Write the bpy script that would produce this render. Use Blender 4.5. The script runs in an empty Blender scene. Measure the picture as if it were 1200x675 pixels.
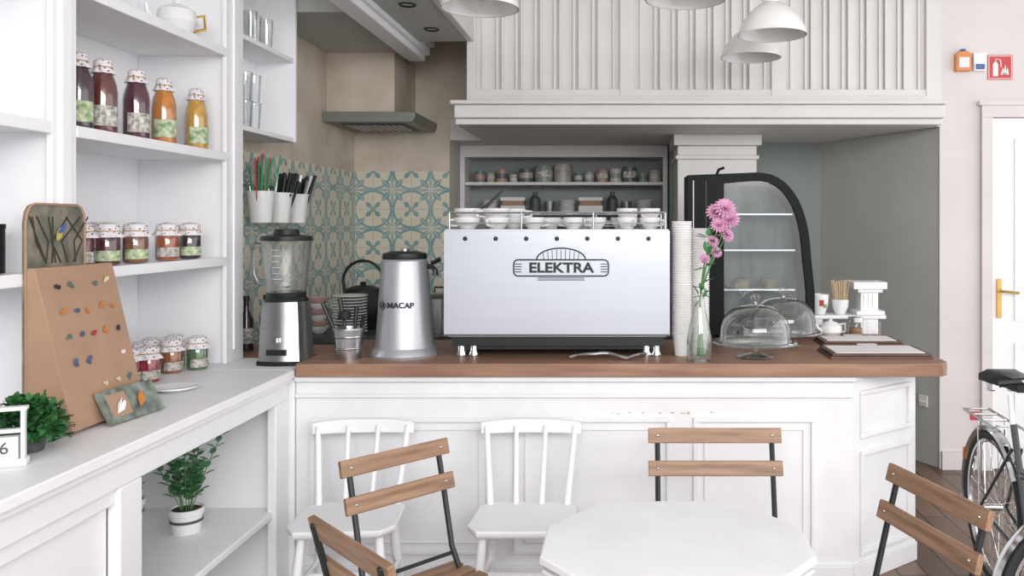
import bpy, bmesh, math, random
from mathutils import Vector, Matrix
random.seed(7)
S=bpy.context.scene
try:
    S.view_settings.view_transform='Standard'
except Exception: pass

# ---------------------------------------------------------------- materials
def lin(h):
    h=h.lstrip('#'); o=[]
    for i in (0,2,4):
        c=int(h[i:i+2],16)/255
        o.append(c/12.92 if c<=.04045 else ((c+.055)/1.055)**2.4)
    return tuple(o)
def newmat(name):
    m=bpy.data.materials.new(name); m.use_nodes=True
    nt=m.node_tree; p=nt.nodes['Principled BSDF']
    return m,nt,p
def mat(name,col,rough=.5,metal=0,var=.06,scale=6,bump=0,coat=0,stretch=None,emit=0,col2=None,spec=.5):
    m,nt,p=newmat(name); c=lin(col)
    tc=nt.nodes.new('ShaderNodeTexCoord'); mp=nt.nodes.new('ShaderNodeMapping')
    nt.links.new(tc.outputs['Object'],mp.inputs['Vector'])
    if stretch: mp.inputs['Scale'].default_value=stretch
    n=nt.nodes.new('ShaderNodeTexNoise'); n.inputs['Scale'].default_value=scale; n.inputs['Detail'].default_value=4
    nt.links.new(mp.outputs[0],n.inputs['Vector'])
    r=nt.nodes.new('ShaderNodeValToRGB')
    c2=lin(col2) if col2 else tuple(x*(1-var*2) for x in c)
    r.color_ramp.elements[0].position=.32; r.color_ramp.elements[1].position=.66
    r.color_ramp.elements[0].color=(*c2,1); r.color_ramp.elements[1].color=(*c,1)
    nt.links.new(n.outputs['Fac'],r.inputs['Fac']); nt.links.new(r.outputs['Color'],p.inputs['Base Color'])
    p.inputs['Roughness'].default_value=rough; p.inputs['Metallic'].default_value=metal
    p.inputs['Coat Weight'].default_value=coat; p.inputs['Specular IOR Level'].default_value=spec
    if bump:
        b=nt.nodes.new('ShaderNodeBump'); b.inputs['Strength'].default_value=bump; b.inputs['Distance'].default_value=.01
        nt.links.new(n.outputs['Fac'],b.inputs['Height']); nt.links.new(b.outputs[0],p.inputs['Normal'])
    return m
def glassmat(name,tint=(1,1,1),edge=.55,rough=.02,base=0.05,pw=3.0):
    m,nt,p=newmat(name); nt.nodes.remove(p)
    out=nt.nodes['Material Output']
    t=nt.nodes.new('ShaderNodeBsdfTransparent'); t.inputs[0].default_value=(*tint,1)
    g=nt.nodes.new('ShaderNodeBsdfGlossy'); g.inputs['Roughness'].default_value=rough
    lw=nt.nodes.new('ShaderNodeLayerWeight'); lw.inputs['Blend'].default_value=.5
    def mm(op,a,v):
        n=nt.nodes.new('ShaderNodeMath'); n.operation=op; n.use_clamp=True; nt.links.new(a,n.inputs[0]); n.inputs[1].default_value=v; return n.outputs[0]
    f=mm('ADD',mm('MULTIPLY',mm('POWER',lw.outputs['Facing'],pw),edge),base)
    mx=nt.nodes.new('ShaderNodeMixShader'); nt.links.new(f,mx.inputs[0])
    nt.links.new(t.outputs[0],mx.inputs[1]); nt.links.new(g.outputs[0],mx.inputs[2]); nt.links.new(mx.outputs[0],out.inputs[0])
    return m
def woodmat(name,c1,c2,axis='x',rough=.45,scale=3):
    st={'x':(1,14,14),'y':(14,1,14),'z':(14,14,1)}[axis]
    return mat(name,c1,rough,col2=c2,stretch=st,scale=scale,bump=.08)
class NT:
    def __init__(s,nt): s.nt=nt
    def m(s,op,a,b=None,c=None):
        n=s.nt.nodes.new('ShaderNodeMath'); n.operation=op
        for i,v in enumerate((a,b,c)):
            if v is None: continue
            if isinstance(v,(int,float)): n.inputs[i].default_value=v
            else: s.nt.links.new(v,n.inputs[i])
        return n.outputs[0]
def tilemat(name,ax,size=.30):
    m,nt,p=newmat(name); N=NT(nt)
    tc=nt.nodes.new('ShaderNodeTexCoord'); sp=nt.nodes.new('ShaderNodeSeparateXYZ'); nt.links.new(tc.outputs['Object'],sp.inputs[0])
    h=sp.outputs[ax]; z=sp.outputs['Z']
    def cell(v,o): return N.m('ABSOLUTE',N.m('SUBTRACT',N.m('FRACT',N.m('ADD',N.m('MULTIPLY',v,1/size),o)),.5))
    u=cell(h,20.5); v=cell(z,20.13)
    cu=N.m('SUBTRACT',.5,u); cv=N.m('SUBTRACT',.5,v)
    rc=N.m('SQRT',N.m('ADD',N.m('MULTIPLY',cu,cu),N.m('MULTIPLY',cv,cv)))
    ring=N.m('LESS_THAN',N.m('ABSOLUTE',N.m('SUBTRACT',rc,.47)),.03)
    ring2=N.m('LESS_THAN',rc,.07)
    s_=N.m('ADD',u,v)
    dd=N.m('ABSOLUTE',N.m('SUBTRACT',u,v)); wv=N.m('MULTIPLY',.10,N.m('SINE',N.m('MULTIPLY',N.m('SUBTRACT',s_,.06),1/.5*math.pi/1.05)))
    pet=N.m('MULTIPLY',N.m('LESS_THAN',dd,wv),N.m('LESS_THAN',s_,.58))
    vein=N.m('MULTIPLY',N.m('LESS_THAN',dd,.014),pet)
    pet2=N.m('MULTIPLY',N.m('LESS_THAN',dd,N.m('MULTIPLY',.085,N.m('SINE',N.m('MULTIPLY',N.m('SUBTRACT',s_,.62),math.pi/.3)))),N.m('GREATER_THAN',s_,.62))
    mn=N.m('MINIMUM',u,v); mx_=N.m('MAXIMUM',u,v)
    leaf=N.m('MULTIPLY',N.m('LESS_THAN',mn,N.m('MULTIPLY',.04,N.m('SINE',N.m('MULTIPLY',mx_,2*math.pi)))),.7)
    allp=N.m('SUBTRACT',N.m('MAXIMUM',N.m('MAXIMUM',ring,ring2),N.m('MAXIMUM',N.m('MAXIMUM',pet,pet2),leaf)),N.m('MULTIPLY',vein,.8))
    grout=N.m('GREATER_THAN',mx_,.493)
    nz=nt.nodes.new('ShaderNodeTexNoise'); nz.inputs['Scale'].default_value=9
    nt.links.new(tc.outputs['Object'],nz.inputs['Vector'])
    f=N.m('MULTIPLY',allp,N.m('ADD',.5,N.m('MULTIPLY',nz.outputs['Fac'],.6)))
    def mixc(fac,a,b):
        n=nt.nodes.new('ShaderNodeMix'); n.data_type='RGBA'; n.clamp_factor=True; nt.links.new(fac,n.inputs[0])
        for i,c in ((6,a),(7,b)):
            if isinstance(c,tuple): n.inputs[i].default_value=(*c,1)
            else: nt.links.new(c,n.inputs[i])
        return n.outputs[2]
    base=mixc(nz.outputs['Fac'],lin('#dcd6c6'),lin('#cfc4ae'))
    c=mixc(f,base,lin('#4f9099')); c=mixc(grout,c,lin('#b3a998'))
    nt.links.new(c,p.inputs['Base Color']); p.inputs['Roughness'].default_value=.4
    return m
def plankmat(name):
    m,nt,p=newmat(name)
    tc=nt.nodes.new('ShaderNodeTexCoord'); mp=nt.nodes.new('ShaderNodeMapping'); mp.inputs['Rotation'].default_value=(0,0,math.pi/2)
    nt.links.new(tc.outputs['Object'],mp.inputs['Vector'])
    b=nt.nodes.new('ShaderNodeTexBrick'); b.inputs['Scale'].default_value=1; b.inputs['Brick Width'].default_value=1.6; b.inputs['Row Height'].default_value=.13
    b.inputs['Mortar Size'].default_value=.004
    b.inputs['Color1'].default_value=(*lin('#5d4a3f'),1); b.inputs['Color2'].default_value=(*lin('#7a6353'),1); b.inputs['Mortar'].default_value=(*lin('#221b18'),1)
    nt.links.new(mp.outputs[0],b.inputs['Vector']); nt.links.new(b.outputs['Color'],p.inputs['Base Color'])
    p.inputs['Roughness'].default_value=.4
    return m
def floralmat(name):
    m,nt,p=newmat(name)
    tc=nt.nodes.new('ShaderNodeTexCoord'); v=nt.nodes.new('ShaderNodeTexVoronoi'); v.inputs['Scale'].default_value=70
    nt.links.new(tc.outputs['Object'],v.inputs['Vector'])
    r=nt.nodes.new('ShaderNodeValToRGB'); r.color_ramp.interpolation='CONSTANT'
    r.color_ramp.elements[0].color=(*lin('#8f5560'),1); r.color_ramp.elements[1].position=.27; r.color_ramp.elements[1].color=(*lin('#dcd9dc'),1)
    nt.links.new(v.outputs['Distance'],r.inputs['Fac']); nt.links.new(r.outputs[0],p.inputs['Base Color']); p.inputs['Roughness'].default_value=.9
    return m

WHITE=mat('white_paint','#ededf0',.45,var=.02,scale=2,bump=.02)
WHITE2=mat('white_paint_worn','#e8e8eb',.5,var=.035,scale=5,bump=.05)
WALLR=mat('warm_white_plaster','#d8d2d2',.8,var=.03,scale=3,bump=.05)
UPW=mat('batten_paint','#dcd9d7',.6,var=.03,scale=3)
PLAST=mat('beige_plaster','#d3c8ba',.85,col2='#c0b2a1',scale=4,bump=.15)
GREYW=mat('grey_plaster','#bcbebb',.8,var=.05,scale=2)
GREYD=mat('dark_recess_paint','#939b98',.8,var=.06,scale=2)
SOFF=mat('soffit_grey','#bdbebb',.7,var=.03)
CEIL=mat('ceiling_paint','#e2e2e0',.8)
FLOOR=plankmat('floor_planks')
TILEX=tilemat('patterned_tile_x','X'); TILEY=tilemat('patterned_tile_y','Y')
OAK=woodmat('bar_wood','#9f7b65','#825f4e','x',.45,2.5)
SLAT=woodmat('slat_wood','#9c7b62','#765a45','x',.5,4)
BLK=mat('black_metal','#23282a',.45,0.3,var=.05)
BLKP=mat('black_plastic','#1f2425',.4,var=.05,spec=.35)
CASEB=mat('case_black_frame','#15191a',.5,var=.05,spec=.12)
STEEL=mat('brushed_steel','#c3c5c7',.28,1,var=.05,stretch=(1,1,20),scale=5)
STEELL=mat('satin_aluminium','#c3c5cb',.38,.65,var=.02)
CHROME=mat('chrome','#d5d7da',.12,1,var=.01)
PANEL=mat('machine_panel','#b7bac2',.30,.5,var=.02,scale=3,stretch=(.4,1,12))
DARKG=mat('dark_grey','#4a4f50',.5)
HOODM=mat('hood_metal','#868c85',.4,.4)
GLASS=glassmat('clear_glass',(.975,.985,.982)); GLASSD=glassmat('dome_glass',(.93,.95,.945),.75,.04,.08,2.0)
CERAM=mat('white_ceramic','#e8e8e8',.2,var=.02,coat=.4)
PAPER=mat('paper_white','#e4e2e2',.8,var=.02)
CLOTH=floralmat('floral_cloth'); LABEL=mat('jar_label','#cfd2b4',.7,col2='#5c8a5a',scale=45)
LABELW=mat('white_label','#dcd8d0',.7,col2='#6d6a66',scale=60)
KRAFT=mat('kraft_card','#a98871',.85,var=.05,scale=10)
GREEN=mat('leaf_green','#6ea574',.55,col2='#42804e',scale=20); GREEN2=mat('herb_green','#3e7a3f',.6,col2='#24552c',scale=25)
STEM=mat('stem_green','#5a8a52',.6)
SOIL=mat('soil','#3a2c25',.95)
PINK=mat('pink_petal','#dda9c9',.6,col2='#c98ab0',scale=30)
RED=mat('sign_red','#c8464a',.5); ORNG=mat('alarm_orange','#d98a50',.4); BLUE=mat('blue_lens','#4a6aa8',.3)
BRASS=mat('brass','#c9a25d',.3,.9)
RUB=mat('tyre_rubber','#26292a',.7); GOLD=mat('gold','#c9a44c',.3,.8)
CHALK=mat('picture_board','#8b8374',.6,col2='#4b5148',scale=14)
PHOTO=mat('postcard_print','#8f9a8e',.4,col2='#3c4440',scale=18)

# ---------------------------------------------------------------- mesh builder
class B:
    def __init__(s,name): s.name=name; s.bm=bmesh.new(); s.mats=[]; s.M=Matrix.Identity(4)
    def mi(s,m):
        if m not in s.mats: s.mats.append(m)
        return s.mats.index(m)
    def v(s,p): return s.bm.verts.new(s.M@Vector(p))
    def f(s,vs,m,smooth=False):
        try: f=s.bm.faces.new(vs)
        except ValueError: return
        f.material_index=s.mi(m); f.smooth=smooth
    def box(s,x0,x1,y0,y1,z0,z1,m):
        a=[s.v((x,y,z)) for z in (z0,z1) for y in (y0,y1) for x in (x0,x1)]
        for q in ((0,2,3,1),(4,5,7,6),(0,1,5,4),(2,6,7,3),(0,4,6,2),(1,3,7,5)): s.f([a[i] for i in q],m)
    def prism(s,pts,z0,z1,m,smooth=False,axis='z',top=None):
        T={'z':lambda p,h:(p[0],p[1],h),'y':lambda p,h:(p[0],h,p[1]),'x':lambda p,h:(h,p[0],p[1])}[axis]
        lo=[s.v(T(p,z0)) for p in pts]; hi=[s.v(T(p,z1)) for p in (top or pts)]
        n=len(pts); s.f(lo[::-1],m); s.f(hi,m)
        for i in range(n): s.f([lo[i],lo[(i+1)%n],hi[(i+1)%n],hi[i]],m,smooth)
    def lathe(s,prof,m,c=(0,0,0),seg=28,mod=None,a0=0,a1=None):
        full=a1 is None; a1=2*math.pi if full else a1
        n=seg if full else seg+1; rings=[]
        for k,(r,z) in enumerate(prof):
            if r<1e-5: rings.append([s.v((c[0],c[1],c[2]+z))]); continue
            ring=[]
            for i in range(n):
                t=a0+(a1-a0)*i/seg; rr=r*(mod(k,t) if mod else 1)
                ring.append(s.v((c[0]+rr*math.cos(t),c[1]+rr*math.sin(t),c[2]+z)))
            rings.append(ring)
        for A,C in zip(rings,rings[1:]):
            for i in range(seg):
                j=(i+1)%n
                if len(A)==1 and len(C)==1: continue
                if len(A)==1: s.f([A[0],C[i],C[j]],m,True)
                elif len(C)==1: s.f([A[i],A[j],C[0]],m,True)
                else: s.f([A[i],A[j],C[j],C[i]],m,True)
    def tube(s,pts,r,m,seg=8,closed=False):
        P=[Vector(p) for p in pts]; n=len(P); nr=None; rings=[]
        for i in range(n):
            a=P[(i-1)%n] if (closed or i>0) else P[i]; b=P[(i+1)%n] if (closed or i<n-1) else P[i]
            t=(b-a).normalized()
            nr=t.orthogonal().normalized() if nr is None else (nr-t*nr.dot(t)).normalized()
            bn=t.cross(nr); rr=r[i] if isinstance(r,(list,tuple)) else r
            rings.append([s.v(P[i]+(nr*math.cos(2*math.pi*k/seg)+bn*math.sin(2*math.pi*k/seg))*rr) for k in range(seg)])
        R=rings+[rings[0]] if closed else rings
        for A,C in zip(R,R[1:]):
            for k in range(seg): s.f([A[k],A[(k+1)%seg],C[(k+1)%seg],C[k]],m,True)
        if not closed: s.f(rings[0][::-1],m); s.f(rings[-1],m)
    def ring(s,c,r,mr,m,plane='xy',seg=32,tseg=6):
        f={'xy':lambda a:(c[0]+r*math.cos(a),c[1]+r*math.sin(a),c[2]),'xz':lambda a:(c[0]+r*math.cos(a),c[1],c[2]+r*math.sin(a))}[plane]
        s.tube([f(2*math.pi*i/seg) for i in range(seg)],mr,m,tseg,True)
    def leaf(s,base,d,up,L,W,m,bend=.2):
        b=Vector(base); d=Vector(d).normalized(); sd=d.cross(Vector(up))
        if sd.length<1e-4: sd=d.orthogonal()
        sd.normalize(); u=sd.cross(d)
        p=[b,b+d*L*.35+sd*W/2+u*L*bend*.3,b+d*L*.75+sd*W*.38+u*L*bend*.2,b+d*L-u*L*bend*.3,b+d*L*.75-sd*W*.38+u*L*bend*.2,b+d*L*.35-sd*W/2+u*L*bend*.3,b+d*L*.5]
        v=[s.v(q) for q in p]
        for i in range(6): s.f([v[6],v[i],v[(i+1)%6]],m,True)
    def done(s,loc=(0,0,0),rot=0,bevel=0):
        bmesh.ops.recalc_face_normals(s.bm,faces=s.bm.faces)
        for e in s.bm.edges:
            if len(e.link_faces)==2 and e.calc_face_angle(0)>.6: e.smooth=False
        me=bpy.data.meshes.new(s.name); s.bm.to_mesh(me); s.bm.free()
        for m in s.mats: me.materials.append(m)
        o=bpy.data.objects.new(s.name,me); S.collection.objects.link(o); o.location=loc; o.rotation_euler=(0,0,rot)
        if bevel:
            b=o.modifiers.new('bevel','BEVEL'); b.width=bevel; b.segments=2; b.limit_method='ANGLE'; b.angle_limit=.9
        return o
def text(parent,name,body,loc,size,m,rot=(math.pi/2,0,0),ext=.001,sx=1,off=.0006):
    c=bpy.data.curves.new(name,'FONT'); c.body=body; c.size=size; c.extrude=ext; c.align_x='CENTER'; c.align_y='CENTER'; c.offset=off
    c.materials.append(m); o=bpy.data.objects.new(name,c); S.collection.objects.link(o)
    o.parent=parent; o.location=loc; o.rotation_euler=rot; o.scale=(sx,1,1)
    return o

# ---------------------------------------------------------------- room shell
b=B('floor'); b.box(-2.5,4.5,-3,9,-.1,0,FLOOR); b.done()
b=B('ceiling'); b.box(-2.5,4.5,-3,9,3.6,3.7,CEIL); b.done()
b=B('wall_left'); b.box(-2.5,-2.3,-3,4.2,0,3.6,WHITE); b.done()
b=B('wall_kitchen_left'); b.box(-2.5,-2.1,4.2,6.67,0,3.6,PLAST); b.done()
b=B('wall_kitchen_back'); b.box(-2.5,-1.354,6.67,6.85,0,3.6,PLAST); b.box(-1.354,-1.04,6.67,6.85,2.46,3.6,PLAST); b.done()
b=B('wall_tiles_left'); b.box(-2.1,-2.088,4.2,6.67,.9,2.05,TILEY); b.done()
b=B('wall_tiles_back'); b.box(-2.088,-1.354,6.658,6.67,.9,2.06,TILEX); b.done()
b=B('wall_passage_left'); b.box(-1.45,-1.354,6.851,7.4,0,2.3,GREYW); b.done()
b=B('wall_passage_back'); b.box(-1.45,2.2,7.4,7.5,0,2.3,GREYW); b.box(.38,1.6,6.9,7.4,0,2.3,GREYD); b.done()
b=B('wall_passage_right'); b.prism([(1.6,6.9),(2.135,5.76),(2.135,5.92),(2.2,7.4),(1.6,7.4)],0,2.299,GREYW); b.done()
b=B('wall_right'); b.box(2.13,4.5,5.74,5.9,0,3.6,WALLR); b.done()
b=B('baseboard_right'); b.box(2.14,2.37,5.715,5.74,0,.12,WALLR); b.done()
# mezzanine
b=B('wall_mezzanine_paneling')
b.box(-1.04,2.13,5.72,5.85,2.45,3.6,UPW); b.box(-1.04,-.98,5.85,6.67,2.45,3.6,UPW)
for x0,x1 in ((-1.04,-.98),(-.02,.075),(.99,1.08),(2.02,2.12)): b.box(x0,x1,5.68,5.72,2.46,3.6,UPW)
b.box(-1.04,2.12,5.675,5.72,2.46,2.50,UPW); b.box(-1.04,2.12,5.69,5.72,2.50,2.545,UPW)
for a,c in ((-.98,-.02),(.075,.99),(1.08,2.02)):
    b.box(a+.035,a+.05,5.7,5.72,2.545,3.6,UPW); b.box(c-.05,c-.035,5.7,5.72,2.545,3.6,UPW)
    n=6
    for i in range(n):
        x=a+.16+(c-a-.32)*i/(n-1)
        b.box(x-.028,x-.008,5.695,5.72,2.545,3.6,UPW); b.box(x+.010,x+.024,5.685,5.72,2.545,3.6,UPW)
b.done(bevel=.003)
b=B('trim_mezzanine_cornice')
b.box(-1.12,2.1,5.52,5.72,2.425,2.45,UPW); b.box(-1.1,2.1,5.56,5.72,2.34,2.425,UPW); b.box(-1.1,2.1,5.6,5.72,2.30,2.34,UPW)
b.done(bevel=.006)
b=B('ceiling_passage'); b.box(-1.1,2.129,5.721,7.5,2.301,2.44,UPW); b.box(-1.353,-1.1,6.672,7.5,2.301,2.459,UPW); b.box(-1.45,-1.354,6.852,7.5,2.301,2.44,UPW); b.done()
# soffit over the kitchen
b=B('ceiling_kitchen_soffit')
b.box(-1.42,-1.04,3.9,5.72,2.87,3.6,SOFF); b.box(-2.1,-1.5,4.88,6.3,2.86,3.6,SOFF)
b.done(bevel=.004)
b=B('trim_kitchen_cornice')
b.box(-1.52,-1.40,3.9,6.05,2.80,3.0,WHITE); b.box(-1.50,-1.37,3.9,6.06,2.84,2.9,WHITE); b.box(-1.48,-1.34,3.9,6.07,2.9,3.02,WHITE)
b.box(-1.04,-.99,3.9,5.68,2.86,3.6,UPW)
b.done(bevel=.008)
for y,x in ((5.35,-1.2),(4.75,-1.2)):
    b=B('recessed_downlight'); b.lathe([(0,.005),(.03,.005),(.045,-.006),(.05,0),(.05,.01)],BLK,seg=20); b.done((x,y,2.868))
b=B('ventilation_duct'); b.box(-2.1,-1.62,6.05,6.67,2.43,2.86,PLAST); b.done()
b=B('range_hood'); b.prism([(-2.1,2.36),(-1.47,2.36),(-1.45,2.39),(-1.45,2.43),(-2.1,2.43)],5.95,6.66,HOODM,axis='y')
b.box(-2.0,-1.55,6.05,6.5,2.352,2.362,DARKG)
for i in range(9): b.box(-1.97+i*.045,-1.95+i*.045,6.08,6.47,2.346,2.353,STEEL)
b.done(bevel=.004)
# pillar
b=B('column_trim'); b.box(.40,.98,6.25,6.75,0,2.12,UPW); b.box(.385,.995,6.23,6.77,2.12,2.15,UPW); b.box(.40,.98,6.25,6.77,2.15,2.22,UPW); b.box(.37,1.01,6.2,6.77,2.22,2.30,UPW); b.done(bevel=.006)
# door
b=B('door_1')
b.box(2.40,2.47,5.70,5.739,0,2.36,WALLR); b.box(2.40,3.41,5.70,5.739,2.361,2.44,WALLR); b.box(3.34,3.41,5.70,5.739,0,2.36,WALLR); b.box(2.38,3.43,5.69,5.739,2.441,2.47,WALLR)
b.box(2.475,3.335,5.715,5.739,.01,2.355,WHITE)
for z0,z1 in ((.15,.85),(1.0,2.22)):
    for x0,x1 in ((2.62,2.88),(2.95,3.2)):
        b.box(x0,x1,5.705,5.715,z0,z0+.025,WHITE); b.box(x0,x1,5.705,5.715,z1-.025,z1,WHITE); b.box(x0,x0+.025,5.705,5.715,z0+.025,z1-.025,WHITE); b.box(x1-.025,x1,5.705,5.715,z0+.025,z1-.025,WHITE)
b.box(2.50,2.53,5.70,5.715,1.02,1.28,BRASS); b.tube([(2.515,5.70,1.2),(2.515,5.65,1.2),(2.53,5.64,1.2),(2.62,5.64,1.19)],.009,BRASS)
b.done()
# wall signs
b=B('fire_extinguisher_sign'); b.box(-.083,.083,-.006,0,-.083,.083,RED)
b.box(-.078,.078,-.0065,-.006,-.078,-.074,PAPER);b.box(-.078,.078,-.0065,-.006,.074,.078,PAPER);b.box(-.078,-.074,-.0065,-.006,-.074,.074,PAPER);b.box(.074,.078,-.0065,-.006,-.074,.074,PAPER)
b.prism([(-.05,-.06),(-.015,-.06),(-.015,.02),(-.025,.035),(-.04,.035),(-.05,.02)],-.009,-.006,PAPER,axis='y')
b.tube([(-.033,-.008,.035),(-.03,-.008,.055),(0,-.008,.05),(.005,-.008,.0)],.004,PAPER,6)
for (fx,fz,h) in ((.03,-.05,.07),(.045,-.05,.05),(.015,-.05,.05)): b.prism([(fx-.012,fz),(fx+.012,fz),(fx+.004,fz+h)],-.009,-.006,PAPER,axis='y')
b.done((2.535,5.74,2.70))
b=B('alarm_siren'); b.prism([(-.05,-.06),(.05,-.06),(.05,.05),(.03,.07),(-.03,.07),(-.05,.05)],-.05,0,ORNG,axis='y'); b.box(-.035,.035,-.056,-.05,-.04,.03,PAPER)
b.lathe([(0,0),(.02,0),(.02,.015),(0,.02)],BLUE,c=(0,-.03,.07),seg=14); b.done((2.275,5.74,2.73),bevel=.006)
b=B('motion_detector'); b.prism([(-.04,-.065),(.04,-.065),(.045,.06),(-.045,.06)],-.045,0,CERAM,axis='y'); b.prism([(-.03,-.055),(.03,-.055),(.03,-.02),(-.03,-.02)],-.055,-.044,BLUE,axis='y'); b.done((2.385,5.74,2.735),bevel=.008)
ob=B('wall_socket'); ob.box(-.04,.04,-.012,0,-.04,.04,CERAM); ob.lathe([(.028,-.004),(.028,.002),(.02,.002),(.02,-.004)],PAPER,c=(0,-.012,0),seg=16); ob.done((2.075,5.885,.43),rot=math.atan2(-1.14,.535),bevel=.004)

# niche shelving behind the bar
b=B('storage_shelf_unit')
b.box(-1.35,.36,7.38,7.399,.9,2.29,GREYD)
b.box(-1.35,.37,7.06,7.38,2.2,2.299,UPW); b.box(-1.35,-1.31,7.06,7.38,.9,2.2,UPW); b.box(.33,.37,7.06,7.38,.9,2.2,UPW)
for z in (1.97,1.72,1.4): b.box(-1.31,.33,7.08,7.38,z,z+.025,UPW)
b.done(bevel=.004)
b=B('storage_tins')
cols=['#6a7f80','#a9a39a','#bb8f7f','#c9c6c4','#5d6468','#8d9a92','#b7b0a6']
cm=[mat('tin_%d'%i,c,.4,var=.15,scale=20) for i,c in enumerate(cols)]
x=-1.25; i=0
rs=[.045,.035,.05,.035,.06,.075,.075,.04,.04,.05,.05,.06,.04,.05,.05]
while x<.22 and i<len(rs):
    r=rs[i]; h=r*1.9+random.uniform(0,.02)
    b.lathe([(0,0),(r,0),(r,h*.9),(r*.96,h*.92),(r*.96,h),(0,h)],cm[i%7],c=(x+r,7.2,1.997),seg=18)
    b.lathe([(r*1.02,h*.3),(r*1.02,h*.7)],LABELW if i%2 else cm[(i+2)%7],c=(x+r,7.2,1.997),seg=18)
    x+=2*r+random.uniform(.008,.02); i+=1
b.done()
b=B('kitchenware_stacks'); x=-1.2; i=0
while x<.12:
    k=i%4
    if k==0:
        for q in range(5): b.lathe([(0,0),(.05,0),(.075,.02),(.072,.022),(.05,.006),(0,.006)],CERAM,c=(x+.08,7.2,1.747+q*.02),seg=18)
        x+=.18
    elif k==1:
        b.box(x,x+.2,7.12,7.3,1.747,1.80,PAPER); b.box(x+.01,x+.19,7.13,7.29,1.801,1.84,KRAFT); b.box(x,x+.2,7.12,7.3,1.841,1.87,PAPER); x+=.23
    elif k==2:
        b.lathe([(0,0),(.045,0),(.045,.11),(.02,.14),(.02,.17),(0,.17)],DARKG,c=(x+.05,7.2,1.747),seg=16); x+=.12
    else:
        b.lathe([(0,0),(.035,0),(.045,.09),(.042,.09),(.033,.006),(0,.006)],STEEL,c=(x+.05,7.2,1.747),seg=16); x+=.12
    i+=1
b.done()

# ---------------------------------------------------------------- bar counter
def frame(b,w0,w1,z0,z1,T,m=WHITE2,w=.022,d=.014):
    old=b.M; b.M=T
    b.box(w0,w1,-d,0,z0,z0+w,m); b.box(w0,w1,-d,0,z1-w,z1,m); b.box(w0,w0+w,-d,0,z0+w,z1-w,m); b.box(w1-w,w1,-d,0,z0+w,z1-w,m)
    b.M=old
b=B('bar_counter')
body=[(-1.495,3.9),(1.05,3.9),(1.44,4.2),(1.44,5.0),(.3,5.0),(.3,4.6),(-1.495,4.6)]
b.prism(body,0,.957,WHITE2)
w=[(-1.478,3.85),(1.40,3.85)]+[(1.40+.09*math.sin(a),3.94-.09*math.cos(a)) for a in (.3,.6,.9,1.2,1.57)]+[(1.49,5.02),(.28,5.02),(.28,4.65),(-1.478,4.65)]
b.prism(w,.9571,1.017,OAK)
T0=Matrix.Translation((0,3.9,0))
for x0,x1 in ((-1.43,-.60),(-.50,.22),(.32,.88)): frame(b,x0,x1,.14,.765,T0); frame(b,x0+.05,x1-.05,.19,.715,T0,w=.01,d=.008)
b.box(-1.495,1.05,3.885,3.9,.855,.875,WHITE2); b.box(-1.495,1.06,3.875,3.9,.93,.9569,WHITE2); b.box(-1.495,1.05,3.88,3.9,0,.09,WHITE2)
ang=math.atan2(.3,.39); T1=Matrix.Translation((1.05,3.9,0))@Matrix.Rotation(ang,4,'Z')
frame(b,.05,.44,.66,.88,T1); frame(b,.05,.44,.12,.6,T1)
b.M=T1; b.box(0,.49,-.012,0,0,.09,WHITE2); b.box(0,.49,-.02,0,.93,.9569,WHITE2); b.M=Matrix.Identity(4)
CHIP=mat('worn_paint_chip','#c4a688',.8)
for i in range(12):
    x=random.uniform(-.06,.40); b.leaf((x,3.8995,.785+random.uniform(-.004,.004)),(1,0,random.uniform(-.2,.2)),(0,-1,0),random.uniform(.008,.028),random.uniform(.003,.006),CHIP,0)
bar=b.done(bevel=.005)

# ---------------------------------------------------------------- left display counter
b=B('display_counter')
b.box(-2.298,-1.48,.2,3.849,.955,.99,WHITE); b.box(-2.298,-1.50,3.849,4.198,.955,.99,WHITE) ; b.box(-2.298,-1.5,.2,3.88,.93,.9549,WHITE)
b.box(-1.56,-1.52,.2,3.88,.85,.93,WHITE)
for y0,y1 in ((.2,.32),(1.38,1.5),(2.58,2.70),(3.74,3.88)): b.box(-1.56,-1.52,y0,y1,0,.85,WHITE)
b.box(-1.59,-1.497,3.885,3.95,0,.954,WHITE)
b.box(-1.58,-1.56,.2,2.58,0,.93,WHITE); b.box(-1.56,-1.525,.32,2.58,0,.1,WHITE); b.box(-1.56,-1.535,.32,2.58,.80,.85,WHITE)
b.box(-2.28,-1.56,2.62,2.66,0,.93,WHITE); b.box(-2.298,-2.28,.2,3.9,0,.93,WHITE); b.box(-2.28,-1.56,3.80,3.88,0,.93,WHITE)
b.box(-2.28,-1.535,2.66,3.80,.355,.385,WHITE); b.box(-2.28,-1.56,2.66,3.80,0,.05,WHITE)
b.done(bevel=.005)
# wall shelving
b=B('wall_shelving_unit')
b.box(-2.298,-2.285,.2,4.18,.991,3.55,WHITE)
for y0,y1 in ((.2,.32),(1.6,1.72),(2.78,2.905),(4.0,4.18)):
    b.box(-2.285,-1.88,y0+.02,y1-.005,.991,3.55,WHITE); b.box(-1.88,-1.86,y0,y1,.991,3.55,WHITE)
    b.box(-1.86,-1.85,(y0+y1)/2-.025,(y0+y1)/2+.025,1.05,3.5,WHITE)
for z in (1.46,1.95,2.44,2.95):
    for y0,y1 in ((.3,1.62),(1.715,2.80),(2.9,4.02)): b.box(-2.285,-1.882,y0,y1,z,z+.03,WHITE); b.box(-1.882,-1.858,y0+.006,y1-.022,z-.006,z+.034,WHITE)
b.done(bevel=.003)
b=B('glassware_wall_cabinet')
b.box(-2.1,-1.86,4.84,4.87,2.11,3.3,WHITE); b.box(-2.1,-2.085,4.185,4.84,2.11,3.3,WHITE)
for z in (2.11,2.56,3.0): b.box(-2.085,-1.865,4.185,4.84,z,z+.025,WHITE)
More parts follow.
